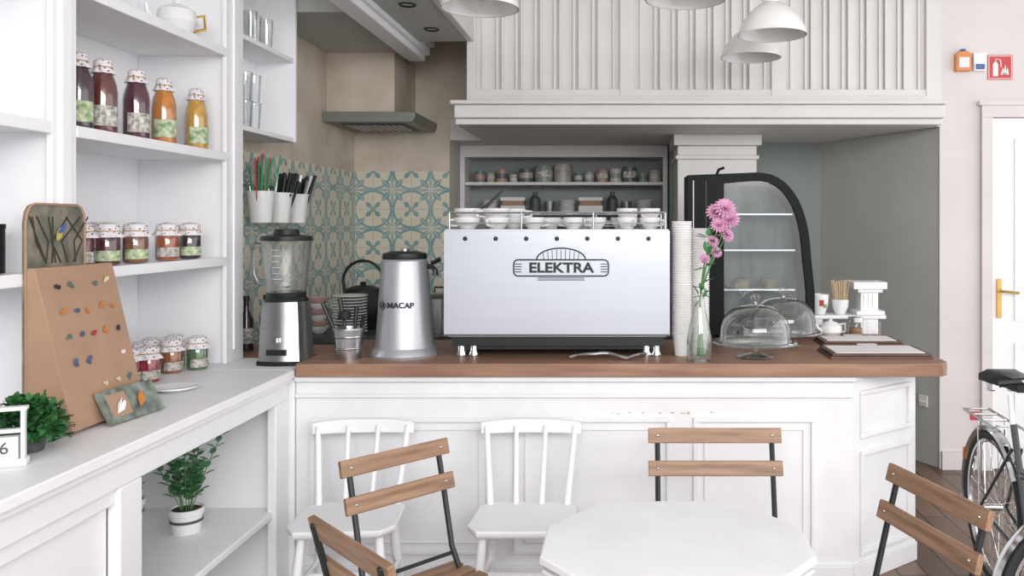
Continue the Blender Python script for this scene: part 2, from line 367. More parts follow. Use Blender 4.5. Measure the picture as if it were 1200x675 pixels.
b.done(bevel=.003)
TG=glassmat('tumbler_glass',(.90,.92,.92),.7,.04,.12,1.6)
def tumbler(x,y,z,r,h,nm='drinking_glass'):
    b=B(nm); b.lathe([(0,.004),(r*.75,.002),(r*.8,.01),(r,h)],TG,seg=20); b.ring((0,0,h),r,.0018,TG,seg=20,tseg=5); return b.done((x,y,z))
for (x,y) in ((-1.93,4.62),(-1.95,4.52),(-2.02,4.68),(-1.93,4.42)): tumbler(x,y,2.586,.035,.16)
for (x,y) in ((-1.93,4.36),(-1.93,4.46),(-2.0,4.5)):
    tumbler(x,y,2.136,.037,.14); tumbler(x,y,2.28,.037,.14)

# ---------------------------------------------------------------- preserves
def preserve(x,y,z,r,h,col,bottle=False,nm='jam_jar'):
    b=B(nm); m=mat('preserve_'+col.strip('#'),col,.12,var=.15,scale=30,coat=.6)
    if bottle: prof=[(0,0),(r*.9,0),(r,.01),(r,h*.55),(r*.9,h*.66),(r*.62,h*.8),(r*.58,h*.9),(0,h*.9)]; cap=h*.86; cr=r*.62
    else: prof=[(0,0),(r*.9,0),(r,.008),(r,h*.72),(r*.85,h*.8),(r*.85,h*.88),(0,h*.88)]; cap=h*.84; cr=r*.9
    b.lathe(prof,m,seg=24)
    g=[(a*1.0+.0025 if a>0 else 0,c) for a,c in prof[1:-1]]
    b.lathe(g,GLASS,seg=24)
    b.lathe([(cr*1.35,-.022),(cr*1.12,-.004),(cr*1.05,.004),(cr*1.1,.012),(cr*1.02,.026),(cr*.5,.034),(0,.036)],CLOTH,c=(0,0,cap),seg=40,mod=lambda k,t:1+(.13 if k==0 else .05 if k<2 else 0)*math.sin(9*t+k))
    b.ring((0,0,cap+.001),cr*1.07,.0022,GOLD,seg=20,tseg=5)
    b.lathe([(r+.004,h*.10),(r+.004,h*.36)],LABEL if random.random()<.5 else LABELW,seg=10,a0=-1.9,a1=.1)
    return b.done((x,y,z),rot=random.uniform(-.15,.25))
for x,y,c in ((-1.96,3.07,'#46303a'),(-1.95,3.20,'#6e3a36'),(-1.95,3.42,'#5a2c3a'),(-1.95,3.625,'#cf8238'),(-1.95,3.9,'#cf9f4a')):
    preserve(x,y,1.984,.047,.29,c,True,'juice_bottle')
for x,y,c in ((-1.96,3.08,'#5a2430'),(-1.96,3.24,'#5b3038'),(-1.96,3.43,'#8a5b48'),(-1.96,3.67,'#a85a36'),(-1.94,3.82,'#3e2c34'),(-2.08,3.36,'#6c3a38')):
    preserve(x,y,1.494,.046,.15,c)
for x,y,c in ((-2.03,3.50,'#9c5a58'),(-1.98,3.56,'#a02f3c'),(-2.08,3.66,'#8c3a48'),(-2.0,3.78,'#a0603a'),(-1.93,3.87,'#5f7a58'),(-2.1,3.80,'#7a2836'),(-2.06,3.92,'#8c4a34')):
    preserve(x,y,.991,.043,.14,c)
b=B('gilded_teapot'); b.lathe([(0,0),(.05,0),(.06,.01),(.085,.06),(.075,.11),(.04,.13),(.015,.14),(.012,.155),(0,.16)],CERAM)
b.tube([(.07,0,.09),(.12,0,.11),(.125,0,.05),(.075,0,.03)],.007,GOLD); b.tube([(-.075,0,.05),(-.12,0,.08),(-.13,0,.12)],[.014,.01,.007],CERAM); b.done((-1.96,3.75,2.475),rot=.9)
b=B('black_canister'); b.lathe([(0,0),(.045,0),(.045,.14),(.047,.14),(.047,.155),(0,.155)],BLKP); b.lathe([(.0455,.04),(.0455,.09)],PAPER,a0=-1.6,a1=-.3,seg=8); b.done((-1.98,2.66,1.494))

# ---------------------------------------------------------------- counter-top display items
b=B('pin_display_stand')
for_y0,for_y1=2.64,3.04
b.prism([(-1.74,0),(-1.70,.012),(-1.82,.52),(-1.845,.52),(-1.845,0)],for_y0,for_y1,KRAFT,axis='y')
pc=[mat('pin_%d'%i,c,.4) for i,c in enumerate(('#2c2c30','#a83a34','#d6c9a0','#53706a','#c27a3a','#e8e0e0','#4a5a80'))]
sl=(-.12)/.508
Tn=Vector((.508,0,.12)).normalized()
for row in range(5):
    for q in range(5):
        if random.random()<.1: continue
        z=.13+row*.082; yy=for_y0+.07+q*.065+random.uniform(-.006,.006)
        xx=-1.70+sl*(z-.012)+.003
        m=pc[random.randrange(7)]
        for k in range(2):
            p=Vector((xx,yy+random.uniform(-.006,.006),z+random.uniform(-.006,.006)))
            b.leaf(p,(random.uniform(-.05,.05),1,random.uniform(-.6,.6)),Tn,.026,.015,m)
        b.tube([Vector((xx,yy,z)),Vector((xx+.004,yy,z+.001))],.005,m,6)
b.done((0,0,.991),bevel=.002)
b=B('picture_board')
pts=[(2.64,.0),(2.93,.0),(2.93,.66)]+[(2.93-.04*(1-math.cos(a)),.66+.06*math.sin(a)) for a in (.5,1.0,1.57)]+[(2.68-.04*math.sin(a),.66+.06*math.cos(a)) for a in (0,.5,1.0,1.57)]
b.prism(pts,-1.8595,-1.849,CHALK,axis='x')
b.tube([(-1.848,p[0],p[1]) for p in pts],.004,KRAFT,6,True)
TW=mat('twig','#3d352c',.8); YEL=mat('bird_yellow','#c7b060',.6)
for i in range(9):
    y0=random.uniform(2.68,2.88); b.tube([(-1.847,y0,.53),(-1.847,y0+random.uniform(-.05,.05),.60),(-1.847,y0+random.uniform(-.08,.08),.68)],.0025,TW,5)
b.leaf((-1.845,2.78,.60),(0,.5,.8),(1,0,0),.06,.03,YEL,0); b.leaf((-1.844,2.79,.625),(0,.7,.6),(1,0,0),.05,.02,BLUE,0)
b.done((0,0,.992))
b=B('postcard'); b.M=Matrix.Rotation(-.5,4,'Y'); b.box(-.004,.004,0,.27,0,.115,PHOTO); b.box(.004,.005,.03,.12,.02,.1,KRAFT); b.leaf((.006,.05,.03),(0,1,.8),(1,0,0),.08,.03,PAPER); b.leaf((.006,.16,.03),(0,.6,1),(1,0,0),.07,.03,pc[4]); b.done((-1.66,2.76,.995),rot=-.12)
b=B('oval_saucer'); b.lathe([(0,.004),(.045,.004),(.05,0),(.085,.013),(.084,.017),(.05,.008),(0,.008)],CERAM,seg=32); o=b.done((-1.77,3.37,.991)); 
b=B('desk_calendar'); b.box(-.075,.075,-.02,.02,0,.02,WHITE); b.box(-.07,-.06,-.012,.012,.02,.15,WHITE); b.box(.06,.07,-.012,.012,.02,.15,WHITE); b.box(-.06,.06,-.012,.012,.09,.1,WHITE)
b.box(-.055,-.003,-.016,.016,.02,.08,PAPER); b.box(.003,.055,-.016,.016,.02,.08,PAPER); b.box(-.075,.075,-.015,.015,.15,.16,WHITE)
cal=b.done((-1.70,2.31,.991),rot=.4,bevel=.002); text(cal,'numerals','1  6',(0,-.017,.05),.045,DARKG,off=0)
def herb(name,loc,potr,poth,R,n,L,m,potm=WHITE):
    b=B(name); b.lathe([(0,0),(potr*.78,0),(potr,poth*.95),(potr*1.05,poth*.95),(potr*1.05,poth),(potr*.92,poth),(potr*.9,poth*.88),(0,poth*.88)],potm)
    b.lathe([(0,poth*.9),(potr*.9,poth*.9)],SOIL)
    for i in range(n):
        a=random.uniform(0,6.28); e=random.uniform(-.3,1.4); rr=R*random.uniform(.55,1)
        p=Vector((math.cos(a)*math.cos(e)*rr,math.sin(a)*math.cos(e)*rr,poth+math.sin(e)*rr*.9))
        if i%4==0: b.tube([(0,0,poth*.85),p*.6+Vector((0,0,poth*.35)),p],.0015,STEM,5)
        for k in range(3): b.leaf(p,(random.uniform(-1,1),random.uniform(-1,1),random.uniform(-.4,.8)),(0,0,1),L,L*.6,m)
    return b.done(loc)
herb('potted_parsley',(-1.73,2.475,.991),.055,.06,.105,330,.03,GREEN2,DARKG)
def mint(name,loc,hh,ns,sp=.13):
    b=B(name); b.lathe([(0,0),(.055,0),(.062,.075),(.068,.078),(.068,.10),(.06,.10),(.058,.09),(0,.09)],CERAM); b.lathe([(0,.092),(.059,.092)],SOIL)
    b.lathe([(.0605,.045),(.0635,.047),(.0635,.055),(.062,.057)],DARKG)
    for i in range(ns):
        a=6.28*i/ns+random.uniform(-.3,.3); q=random.uniform(.3,1)*sp; tip=Vector((math.cos(a)*q,math.sin(a)*q,hh*random.uniform(.5,1)+.09))
        base=Vector((math.cos(a)*.02,math.sin(a)*.02,.09)); P=[base.lerp(tip,t)+Vector((0,0,.02*math.sin(t*3.1))) for t in (0,.25,.5,.75,1)]
        b.tube(P,.002,STEM,5)
        for k in range(2,11):
            t=k/10; p=base.lerp(tip,t)+Vector((0,0,.02*math.sin(t*3.1))); q=a+k*1.57
            for sg in (0,math.pi): b.leaf(p,(math.cos(q+sg),math.sin(q+sg),.5),(0,0,1),.05*(1.1-.35*t),.032*(1.1-.35*t),GREEN)
    return b.done(loc)
mint('potted_mint',(-1.79,3.5,.386),.33,13,.14); mint('potted_mint',(-2.09,3.60,.386),.24,8,.08)

# ---------------------------------------------------------------- espresso machine
b=B('espresso_machine')
b.box(-.53,.53,0,.022,.112,.60,PANEL)
b.box(-.515,.515,.022,.50,.10,.575,STEEL); b.box(-.53,-.515,.0221,.4999,.11,.599,DARKG); b.box(.515,.53,0.0221,.4999,.11,.599,DARKG)
b.box(-.53,.53,.5,.52,.112,.60,PANEL); b.box(-.5,.5,.03,.48,.055,.0999,BLKP); b.box(-.46,.46,.06,.45,.035,.055,BLKP)
b.box(-.533,.533,-.003,.01,.106,.114,DARKG)
b.box(-.525,.525,.01,.51,.6,.606,STEEL)
for x in (-.46,-.40,.42,.47):
    for y in (.07,.42): b.lathe([(0,0),(.024,0),(.026,.01),(.018,.03),(.018,.085),(0,.085)],CHROME,c=(x,y,0),seg=16)
for i in range(7): b.M=Matrix.Translation((-.43+i*.1433,0,.562))@Matrix.Rotation(math.pi/2,4,'X'); b.lathe([(0,.006),(.008,.006),(.011,0)],BLKP,seg=14)
b.M=Matrix.Identity(4)
zr=.685
b.tube([(-.51,.03,zr),(.51,.03,zr),(.51,.49,zr),(-.51,.49,zr)],.005,CHROME,8,True); b.tube([(-.51,.03,.635),(.51,.03,.635),(.51,.49,.635),(-.51,.49,.635)],.004,CHROME,8,True)
for x in (-.51,-.17,.17,.51):
    for y in (.03,.49): b.tube([(x,y,.60),(x,y,zr)],.005,CHROME,8)
def rr(cx,cz,w,h,r,y=-.002):
    P=[]
    for sx,sz,a in ((1,1,0),(-1,1,1.57),(-1,-1,3.14),(1,-1,4.71)):
        for k in range(4): t=a+k*.523; P.append((cx+sx*(w-r)+r*math.cos(t),y,cz+sz*(h-r)+r*math.sin(t)))
    return P
cz=.425
b.tube(rr(.02,cz,.222,.038,.02),.0035,BLKP,6,True)
b.tube([(.02+.115*math.cos(t),-.002,cz+.038+.055*math.sin(t)) for t in [i*math.pi/14 for i in range(15)]],.0035,BLKP,6)
for i in range(9): x=-.08+i*.02; b.tube([(.02+x,-.002,cz+.038),(.02+x*1.05,-.002,cz+.036+.051*math.sqrt(max(0,1-(x/.11)**2)))],.0018,BLKP,5)
for dz in (-.047,-.056): b.tube([(.02-.11,-.002,cz+dz),(.02+.11,-.002,cz+dz)],.0022,BLKP,5)
for sx in (-1,1):
    for dz in (-.018,-.006,.006,.018): b.tube([(.02+sx*.217,-.002,cz+dz),(.02+sx*.185,-.002,cz+dz)],.0022,BLKP,5)
em=b.done((-.31,4.0,1.017),bevel=.002)
text(em,'badge_lettering','ELEKTRA',(.02,-.0015,cz-.001),.064,BLKP,sx=1.18,off=.0022)
def cup(b,c,r,h,flip=False,handle=True,m=CERAM,a=0):
    z=lambda q:(h-q) if flip else q
    b.lathe([(0,z(.004)),(r*.55,z(0)),(r*.62,z(.006)),(r*.92,z(h*.5)),(r,z(h)),(r*.95,z(h)),(r*.86,z(h*.5)),(r*.5,z(.01)),(0,z(.01))],m,c=c,seg=22)
    if handle:
        d=Vector((math.cos(a),math.sin(a),0)); C=Vector(c)
        b.tube([C+d*r*.9+Vector((0,0,z(h*.8))),C+d*r*1.45+Vector((0,0,z(h*.75))),C+d*r*1.4+Vector((0,0,z(h*.35))),C+d*r*.75+Vector((0,0,z(h*.25)))],r*.09,m,6)
b=B('coffee_cups')
zc=.6065
for x,y,st in ((-.44,.12,2),(-.30,.12,2),(-.24,.25,2),(-.12,.12,1),(-.40,.3,2),(.07,.12,1),(-.05,.27,1),(.18,.14,1),(.30,.25,1),(.33,.12,2),(.44,.13,2),(.43,.3,1),(.1,.33,1)):
    for k in range(st): cup(b,(x,y,zc+k*.043),.066 if x<-.2 else .052,.056,flip=False,a=random.uniform(2.6,6.5))
for x in (-.2,.0,.24):
    for k in range(3): b.lathe([(0,.004),(.03,0),(.07,.012),(.068,.016),(.03,.006),(0,.007)],CERAM,c=(x,.38,zc+k*.012))
b.tube([(-.44,.3,.66),(-.30,.33,.80)],[.012,.006],BLKP)
cu=b.done((-.31,4.0,1.0175))
b=B('braided_hose'); b.tube([(-.05+.03*i,.02*math.sin(i*1.3),.012+.02*abs(math.sin(i*.35))) for i in range(13)],.008,STEEL,8); b.done((-.20,3.955,1.017))

# ---------------------------------------------------------------- grinder
b=B('coffee_grinder')
b.lathe([(0,0),(.155,0),(.158,.012),(.15,.03),(.138,.045),(.113,.40),(.109,.43),(.109,.455),(.1,.465),(0,.465)],STEELL,seg=40)
b.lathe([(.103,.464),(.105,.47),(.103,.49),(.065,.5),(0,.502)],BLKP,seg=32)
b.tube([(.09,.0,.43),(.135,-.01,.425),(.15,-.02,.41),(.15,-.02,.385)],[.014,.012,.014,.016],BLKP)
b.tube([(.12,.03,.44),(.16,.05,.46)],.01,BLKP); b.lathe([(0,.0),(.02,0),(.02,.012),(0,.012)],STEEL,c=(0,0,.5),seg=16)
g=b.done((-1.048,4.10,1.017))
text(g,'brand_lettering','MACAP',(.012,-.128,.25),.036,BLKP,rot=(math.pi/2-.07,0,0),sx=1.05,off=.001)
bb=B('emblem'); 
for cx,cz_ in ((-.011,.0),(.011,0),(0,.011),(0,-.011)): bb.ring((cx,0,cz_),.009,.0018,BLKP,'xz',16,5)
e=bb.done(); e.parent=g; e.location=(-.078,-.103,.25); e.rotation_euler=(0,0,-.6)
# ---------------------------------------------------------------- blender appliance
b=B('countertop_blender')
sq=lambda k,t:1/max(abs(math.cos(t)),abs(math.sin(t)))**.45
b.lathe([(0,0),(.116,0),(.120,.012),(.114,.03),(.104,.24),(.097,.292),(0,.294)],STEEL,seg=40,mod=sq)
b.lathe([(.122,.0),(.123,.014),(.119,.02)],BLKP,seg=40,mod=sq)
b.lathe([(.098,.292),(.098,.30),(.086,.315),(0,.315)],BLKP,seg=32)
b.box(-.045,.045,-.128,-.10,.05,.075,BLKP); b.lathe([(0,0),(.014,0),(.014,.02),(0,.02)],CHROME,c=(0,-.115,.11),seg=14)
JG=glassmat('jug_glass',(.97,.98,.98),.5,.30,.20,1.6)
b.lathe([(.082,.315),(.088,.33),(.114,.565),(.118,.58)],JG,seg=32)
b.lathe([(.08,.316),(.088,.316),(.09,.332),(.086,.336)],BLKP,seg=32)
b.lathe([(.118,.578),(.12,.588),(.116,.60),(.06,.607),(.055,.632),(0,.635)],BLKP,seg=32)
b.tube([(-.105,0,.55),(-.148,0,.555),(-.162,0,.53),(-.157,0,.42),(-.135,0,.38),(-.09,0,.38)],.011,JG,10)
b.tube([(-.112,0,.562),(-.152,0,.564),(-.168,0,.53),(-.163,0,.42),(-.144,0,.37)],.005,DARKG,8)
for a in (0,1.57,3.14,4.71): b.leaf((0,0,.35),(math.cos(a),math.sin(a),.4),(0,0,1),.035,.012,STEEL)
for k in range(6): b.box(-.02,.02-.008*(k%2),-.110-k*.003,-.108-k*.003,.40+k*.027,.402+k*.027,PAPER)
b.done((-1.60,4.06,.991))
b=B('utensil_bucket'); b.lathe([(0,0),(.055,0),(.07,.14),(.075,.14),(.075,.146),(.066,.146),(.052,.006),(0,.006)],STEEL,seg=30)
b.lathe([(.061,.045),(.0635,.05),(.063,.055)],CHROME); b.lathe([(.066,.1),(.0695,.105),(.068,.11)],CHROME)
for x,y,tx,ty,z in ((-.02,0,-.13,.02,.26),(0,.02,-.06,.05,.28),(.02,0,.03,.02,.24),(.03,.02,.07,.0,.2)):
    b.tube([(x,y,.02),(tx,ty,z)],[.004,.011],BLKP)
b.lathe([(0,0),(.028,.0),(.03,.03),(.0,.032)],BLKP,c=(-.02,-.0,.19),seg=14)
b.done((-1.285,4.0,1.017))
b=B('service_ledge'); b.box(-2.085,-1.5,4.3,4.65,.94,.99,OAK); b.box(-2.085,-1.5,4.3,4.6,0,.94,WHITE); b.done()
for x,y,c in ((-1.95,4.42,'#3b2c28'),(-1.88,4.50,'#2f3b36'),(-1.80,4.46,'#5a3a30')):
    b=B('syrup_bottle'); b.lathe([(0,0),(.034,0),(.034,.16),(.014,.21),(.013,.26),(.016,.26),(.016,.285),(0,.285)],mat('syrup_'+c[1:],c,.1,coat=.5)); b.lathe([(.035,.04),(.035,.12)],LABELW,seg=24); b.done((x,y,.991))
# ---------------------------------------------------------------- rear kitchen counter and its things
b=B('kitchen_worktop'); b.box(-2.08,-.95,5.05,6.65,.94,.98,DARKG); b.box(-2.07,-.98,5.1,6.65,.1,.94,STEEL); b.box(-2.05,-1.0,5.14,6.6,0,.1,BLKP)
for x in (-1.7,-1.34): b.box(x-.004,x+.004,5.095,5.1,.12,.92,BLKP)
b.done(bevel=.004)
b=B('stacked_plates')
for k in range(13): b.lathe([(0,.003),(.06,0),(.105,.014),(.103,.018),(.06,.006),(0,.006)],CERAM,c=(random.uniform(-.003,.003),0,k*.018),seg=30)
b.done((-1.67,5.22,.98))
b=B('stacked_bowls')
pm=mat('pink_glaze','#c9a3a0',.3)
for k in range(6): b.lathe([(0,.003),(.03,0),(.06,.03),(.065,.045),(.062,.045),(.03,.006),(0,.006)],pm if k%2 else CERAM,c=(0,0,k*.035),seg=26)
b.done((-1.86,5.22,.98))
b=B('black_kettle'); b.lathe([(0,0),(.13,0),(.15,.03),(.15,.16),(.11,.25),(.05,.27),(0,.275)],BLK,seg=32); b.lathe([(0,0),(.018,0),(.02,.02),(0,.025)],BLKP,c=(0,0,.272))
b.tube([(-.12,0,.22)]+[(.13*math.cos(t),0,.30+.13*math.sin(t)) for t in [math.pi-i*math.pi/10 for i in range(11)]]+[(.12,0,.22)],.010,BLKP)
b.tube([(.12,0,.10),(.2,0,.18),(.23,0,.24)],[.03,.018,.013],BLK); b.done((-1.68,5.52,.98))
b=B('frying_pan'); b.lathe([(0,0),(.12,0),(.15,.05),(.148,.05),(.118,.006),(0,.006)],BLK,seg=32); b.tube([(.14,0,.045),(.3,0,.08)],[.012,.014],BLKP); b.done((-1.22,5.8,.98),rot=-.9)
b=B('stockpot'); b.lathe([(0,0),(.13,0),(.13,.2),(.135,.2),(.135,.206),(.1,.23),(0,.24)],STEEL,seg=32); b.tube([(-.03,-.0,.24),(-.03,0,.27),(.03,0,.27),(.03,0,.24)],.006,BLKP); b.done((-1.15,5.35,.98))
# hanging cutlery holders
rd=mat('straw_red','#b8434a',.4); gr=mat('straw_green','#2f9a6a',.4)
b=B('hanging_cutlery_rail'); b.tube([(-2.05,4.5,1.86),(-2.05,5.35,1.86)],.008,STEEL)
for y in (4.52,5.33): b.tube([(-2.05,y,1.86),(-2.088,y,1.86)],.006,STEEL)
for i,y in enumerate((4.68,4.93,5.18)):
    c=(-1.985,y,1.655); b.lathe([(0,0),(.055,0),(.072,.165),(.078,.165),(.078,.172),(.068,.172),(.053,.005),(0,.005)],CERAM,c=c,seg=26)
    b.tube([(-2.04,y,1.81),(-2.05,y,1.87)],.004,STEEL)
    for k in range(22):
        a=random.uniform(0,6.28); q=.05*random.random(); l=random.uniform(.06,.13)+(.08 if i==0 else 0); sp_=random.uniform(.0,.06)
        mm=(rd if k%2 else gr) if (i==0) else (BLKP if k%4 else STEEL)
        b.tube([(c[0]+q*math.cos(a),y+q*math.sin(a),1.70),(c[0]+(q+sp_)*math.cos(a)+.02,y+(q+sp_)*math.sin(a)+(.05 if i else -.02),1.82+l)],[.003,.005 if i==0 else .012],mm,6)
b.done()

# ---------------------------------------------------------------- paper cups, vase, flowers
for (x,y,n) in ((.282,4.10,47),(.372,4.16,44)):
    b=B('paper_cup_stack'); z=0
    b.lathe([(0,0),(.033,0),(.045,.10),(.049,.10),(.049,.104),(.043,.104)],PAPER,seg=24)
    for k in range(n): z=.104+k*.0115; b.lathe([(.042,z-.004),(.0455,z+.004),(.0495,z+.006),(.0495,z+.0105),(.044,z+.0115)],PAPER,seg=24)
    b.lathe([(.044,z+.0115),(.038,z),(0,z)],PAPER,seg=24)
    b.done((x,y,1.017))
b=B('glass_bottle_vase'); b.lathe([(0,.002),(.055,0),(.06,.01),(.058,.1),(.045,.17),(.027,.24),(.022,.30),(.026,.315),(.022,.317)],glassmat('vase_glass',(.93,.95,.945),.8,.03,.10,1.8),seg=32)
b.lathe([(.054,.012),(.053,.09),(0,.09)],glassmat('water',(.94,.965,.96),.3,.05,0),seg=28)
vase=b.done((.352,3.93,1.017))
b=B('pink_flowers')
heads=[(.115,.0,.70,.058),(.075,.02,.685,.05),(.135,-.01,.65,.052),(.085,-.01,.625,.044),(.125,.02,.58,.04),(.06,0,.55,.034),(.02,-.02,.47,.028),(.075,.01,.50,.032)]
for hx,hy,hz,r in heads:
    P=[Vector((random.uniform(-.02,.02),0,.02)),Vector((0,0,.3)),Vector((hx*.4,hy*.4,.3+(hz-.3)*.5)),Vector((hx,hy,hz))]
    b.tube(P,.0022,STEM,5); ax=Vector((random.uniform(-.3,.5),-.8,.5)).normalized()
    for lay,(n,tilt,l) in enumerate(((16,.1,1),(14,.45,.88),(11,.85,.7),(8,1.2,.5))):
        u=ax.orthogonal().normalized(); v=ax.cross(u)
        for k in range(n):
            a=6.283*k/n+lay*.3; rad=(u*math.cos(a)+v*math.sin(a)); d=rad*math.cos(tilt)+ax*math.sin(tilt)
            b.leaf(Vector((hx,hy,hz)),d,ax,r*l,r*.34,PINK,.25)
for k in range(30):
    t=random.uniform(.28,.6); p=(random.uniform(-.01,.03)+(t-.3)*.15,random.uniform(-.01,.01),t)
    b.leaf(p,(random.uniform(-1,1),random.uniform(-1,.3),random.uniform(-.6,.8)),(0,0,1),.06,.024,GREEN)
b.done((.355,3.93,1.0175))

# ---------------------------------------------------------------- cake stands with domes
def cakestand(x,y,s=1.0):
    b=B('glass_cake_stand')
    b.lathe([(0,0),(.085,0),(.088,.006),(.05,.014),(.018,.025),(.016,.05),(.03,.062),(.06,.066),(.19,.066),(.196,.072),(.19,.078)],GLASSD,seg=44)
    b.ring((0,0,.072),.194,.006,GLASSD,seg=44); b.ring((0,0,.006),.085,.004,GLASSD,seg=36)
    P=[(.168,.078)]+[(.165*math.cos(t)**.8,.12+.13*math.sin(t)) for t in [i*math.pi/2/9 for i in range(9)]]+[(.012,.251),(.010,.262),(.022,.275),(.024,.288),(.014,.30),(0,.302)]
    b.lathe(P,GLASSD,seg=44); b.ring((0,0,.08),.168,.004,GLASSD,seg=44)
    b.done((x,y,1.017))
cakestand(.625,4.04); cakestand(.83,4.42)

# ---------------------------------------------------------------- curved display case
b=B('pastry_display_case')
def outline(o,ol=None):
    ol=o if ol is None else ol
    P=[(.0+ol,.02+o),(.0+ol,.90-o)]
    P+=[(.38,.915-o)]
    for i in range(1,13):
        t=i/12*math.pi/2*.93; P.append((.38+(.30-o)*math.sin(t)**.9,.37+(.545-o)*math.cos(t)**.8 ))
    P.append((.70-o,.25)); P.append((.70-o,.02+o)); return P
O=outline(0); I=outline(.045,.20)
n=len(O)
for y0,y1 in ((0,.035),(.25,.285)):
    lo=[b.v((p[0],y0,p[1])) for p in O]; li=[b.v((p[0],y0,p[1])) for p in I]; ho=[b.v((p[0],y1,p[1])) for p in O]; hi=[b.v((p[0],y1,p[1])) for p in I]
    for i in range(n):
        j=(i+1)%n
        b.f([lo[i],lo[j],li[j],li[i]],CASEB); b.f([ho[i],ho[j],hi[j],hi[i]],CASEB); b.f([lo[i],lo[j],ho[j],ho[i]],CASEB); b.f([li[i],li[j],hi[j],hi[i]],CASEB)
v0=[b.v((p[0],.018,p[1])) for p in I]; b.f(v0,glassmat('case_glass',(.80,.85,.85),.3,.10,.10))
sh=[b.v((p[0]*.995,.035,p[1])) for p in O]; sh2=[b.v((p[0]*.995,.25,p[1])) for p in O]
for i in range(0,n): j=(i+1)%n; b.f([sh[i],sh[j],sh2[j],sh2[i]],CASEB)
bk=[b.v((p[0],.262,p[1])) for p in I]; b.f(bk,mat('case_backing','#5f6e6c',.4,col2='#222b2b',scale=6,stretch=(2,1,.7)))
CSH=mat('case_shelf','#5f6a6a',.3)
for z in (.26,.48,.68): b.box(.2,.60,.05,.24,z,z+.006,CSH); b.box(.2,.60,.046,.05,z,z+.009,CHROME)
b.box(.003,.697,.04,.245,.02,.11,CASEB)
b.tube([(.03,-.002,.10),(.03,-.002,.87)],.004,CHROME); b.tube([(.10,-.002,.10),(.10,-.002,.87)],.003,DARKG)
cake=mat('pastry','#75604c',.7,col2='#98856c',scale=30)
for x,z,r in ((.32,.267,.05),(.47,.267,.05)): b.lathe([(0,0),(r,0),(r,.03),(r*.8,.05),(0,.055)],cake,c=(x,.17,z),seg=18)
b.tube([(.16,-.004,.905),(.17,-.01,.93),(.20,-.01,.94)],.008,CASEB)
b.done((.357,4.70,1.017))

# ---------------------------------------------------------------- right end of bar
b=B('raised_ledge_post'); b.box(1.08,1.5,4.86,5.0,.09,.11,WHITE); b.box(1.10,1.14,4.87,4.99,0,.09,WHITE)
b.box(1.36,1.46,4.88,4.98,.11,.25,WHITE); b.box(1.33,1.49,4.85,5.0,.111,.135,WHITE); b.box(1.34,1.48,4.86,5.0,.24,.26,WHITE); b.box(1.31,1.50,4.84,5.01,.26,.30,WHITE); b.box(1.36,1.46,4.88,4.98,0,.09,WHITE)
for x in (1.375,1.40,1.425): b.box(x,x+.01,4.874,4.88,.15,.23,WHITE)
b.done((0,0,1.017),bevel=.005)
b=B('patterned_mug'); cup(b,(0,0,0),.055,.115,a=0); b.lathe([(.0515,.05),(.0545,.085)],pc[1],a0=-3.7,a1=-3.2,seg=5); b.lathe([(.051,.04),(.053,.06)],GREEN,a0=-3.2,a1=-2.8,seg=4); b.done((1.135,4.93,1.128),rot=1.9)
b=B('stirring_sticks_cup'); cup(b,(0,0,0),.05,.085,handle=False)
stk=mat('birch_stick','#cdb796',.7)
for k in range(34):
    a=random.uniform(0,6.28); q=.03*random.random(); b.tube([(q*math.cos(a),q*math.sin(a),.012),(q*2*math.cos(a),q*1.6*math.sin(a),.17+random.uniform(0,.03))],.0035,stk,5)
b.done((1.255,4.93,1.128))
b=B('white_teapot'); b.lathe([(0,0),(.04,0),(.045,.005),(.065,.035),(.062,.065),(.04,.085),(.02,.09),(.008,.098),(.012,.108),(0,.114)],CERAM); b.tube([(.055,0,.07),(.1,0,.075),(.1,0,.03),(.06,0,.025)],.006,CERAM); b.tube([(-.055,0,.035),(-.085,0,.06),(-.1,0,.085)],[.013,.009,.006],CERAM); b.done((1.15,4.73,1.017),rot=.4)
b=B('spice_jar'); b.lathe([(0,0),(.04,0),(.042,.005),(.042,.08),(.038,.088)],GLASS,seg=24); b.lathe([(0,.003),(.036,.003),(.036,.055),(0,.055)],mat('spice','#8f6a4a',.8),seg=20); b.lathe([(.041,.086),(.043,.088),(.043,.115),(0,.118)],STEEL,seg=24); b.done((1.29,4.73,1.017))
b=B('creamer_glass'); b.lathe([(0,0),(.035,0),(.04,.09)],GLASS,seg=22); b.done((1.39,4.73,1.018))
dk=woodmat('menu_wood','#6b4f43','#4d372f','x')
for x0,x1,y0,y1 in ((1.03,1.45,4.40,4.62),(.97,1.45,3.98,4.26)):
    b=B('menu_clipboard'); b.box(x0,x1,y0,y1,0,.012,dk); b.box(x0+.01,x1-.005,y0+.008,y1,.013,.024,dk); b.box(x0+.03,x1-.03,y0+.025,y1-.02,.024,.028,PAPER); b.box((x0+x1)/2-.05,(x0+x1)/2+.05,y1-.03,y1-.005,.028,.036,STEEL); b.done((0,0,1.017),bevel=.002)

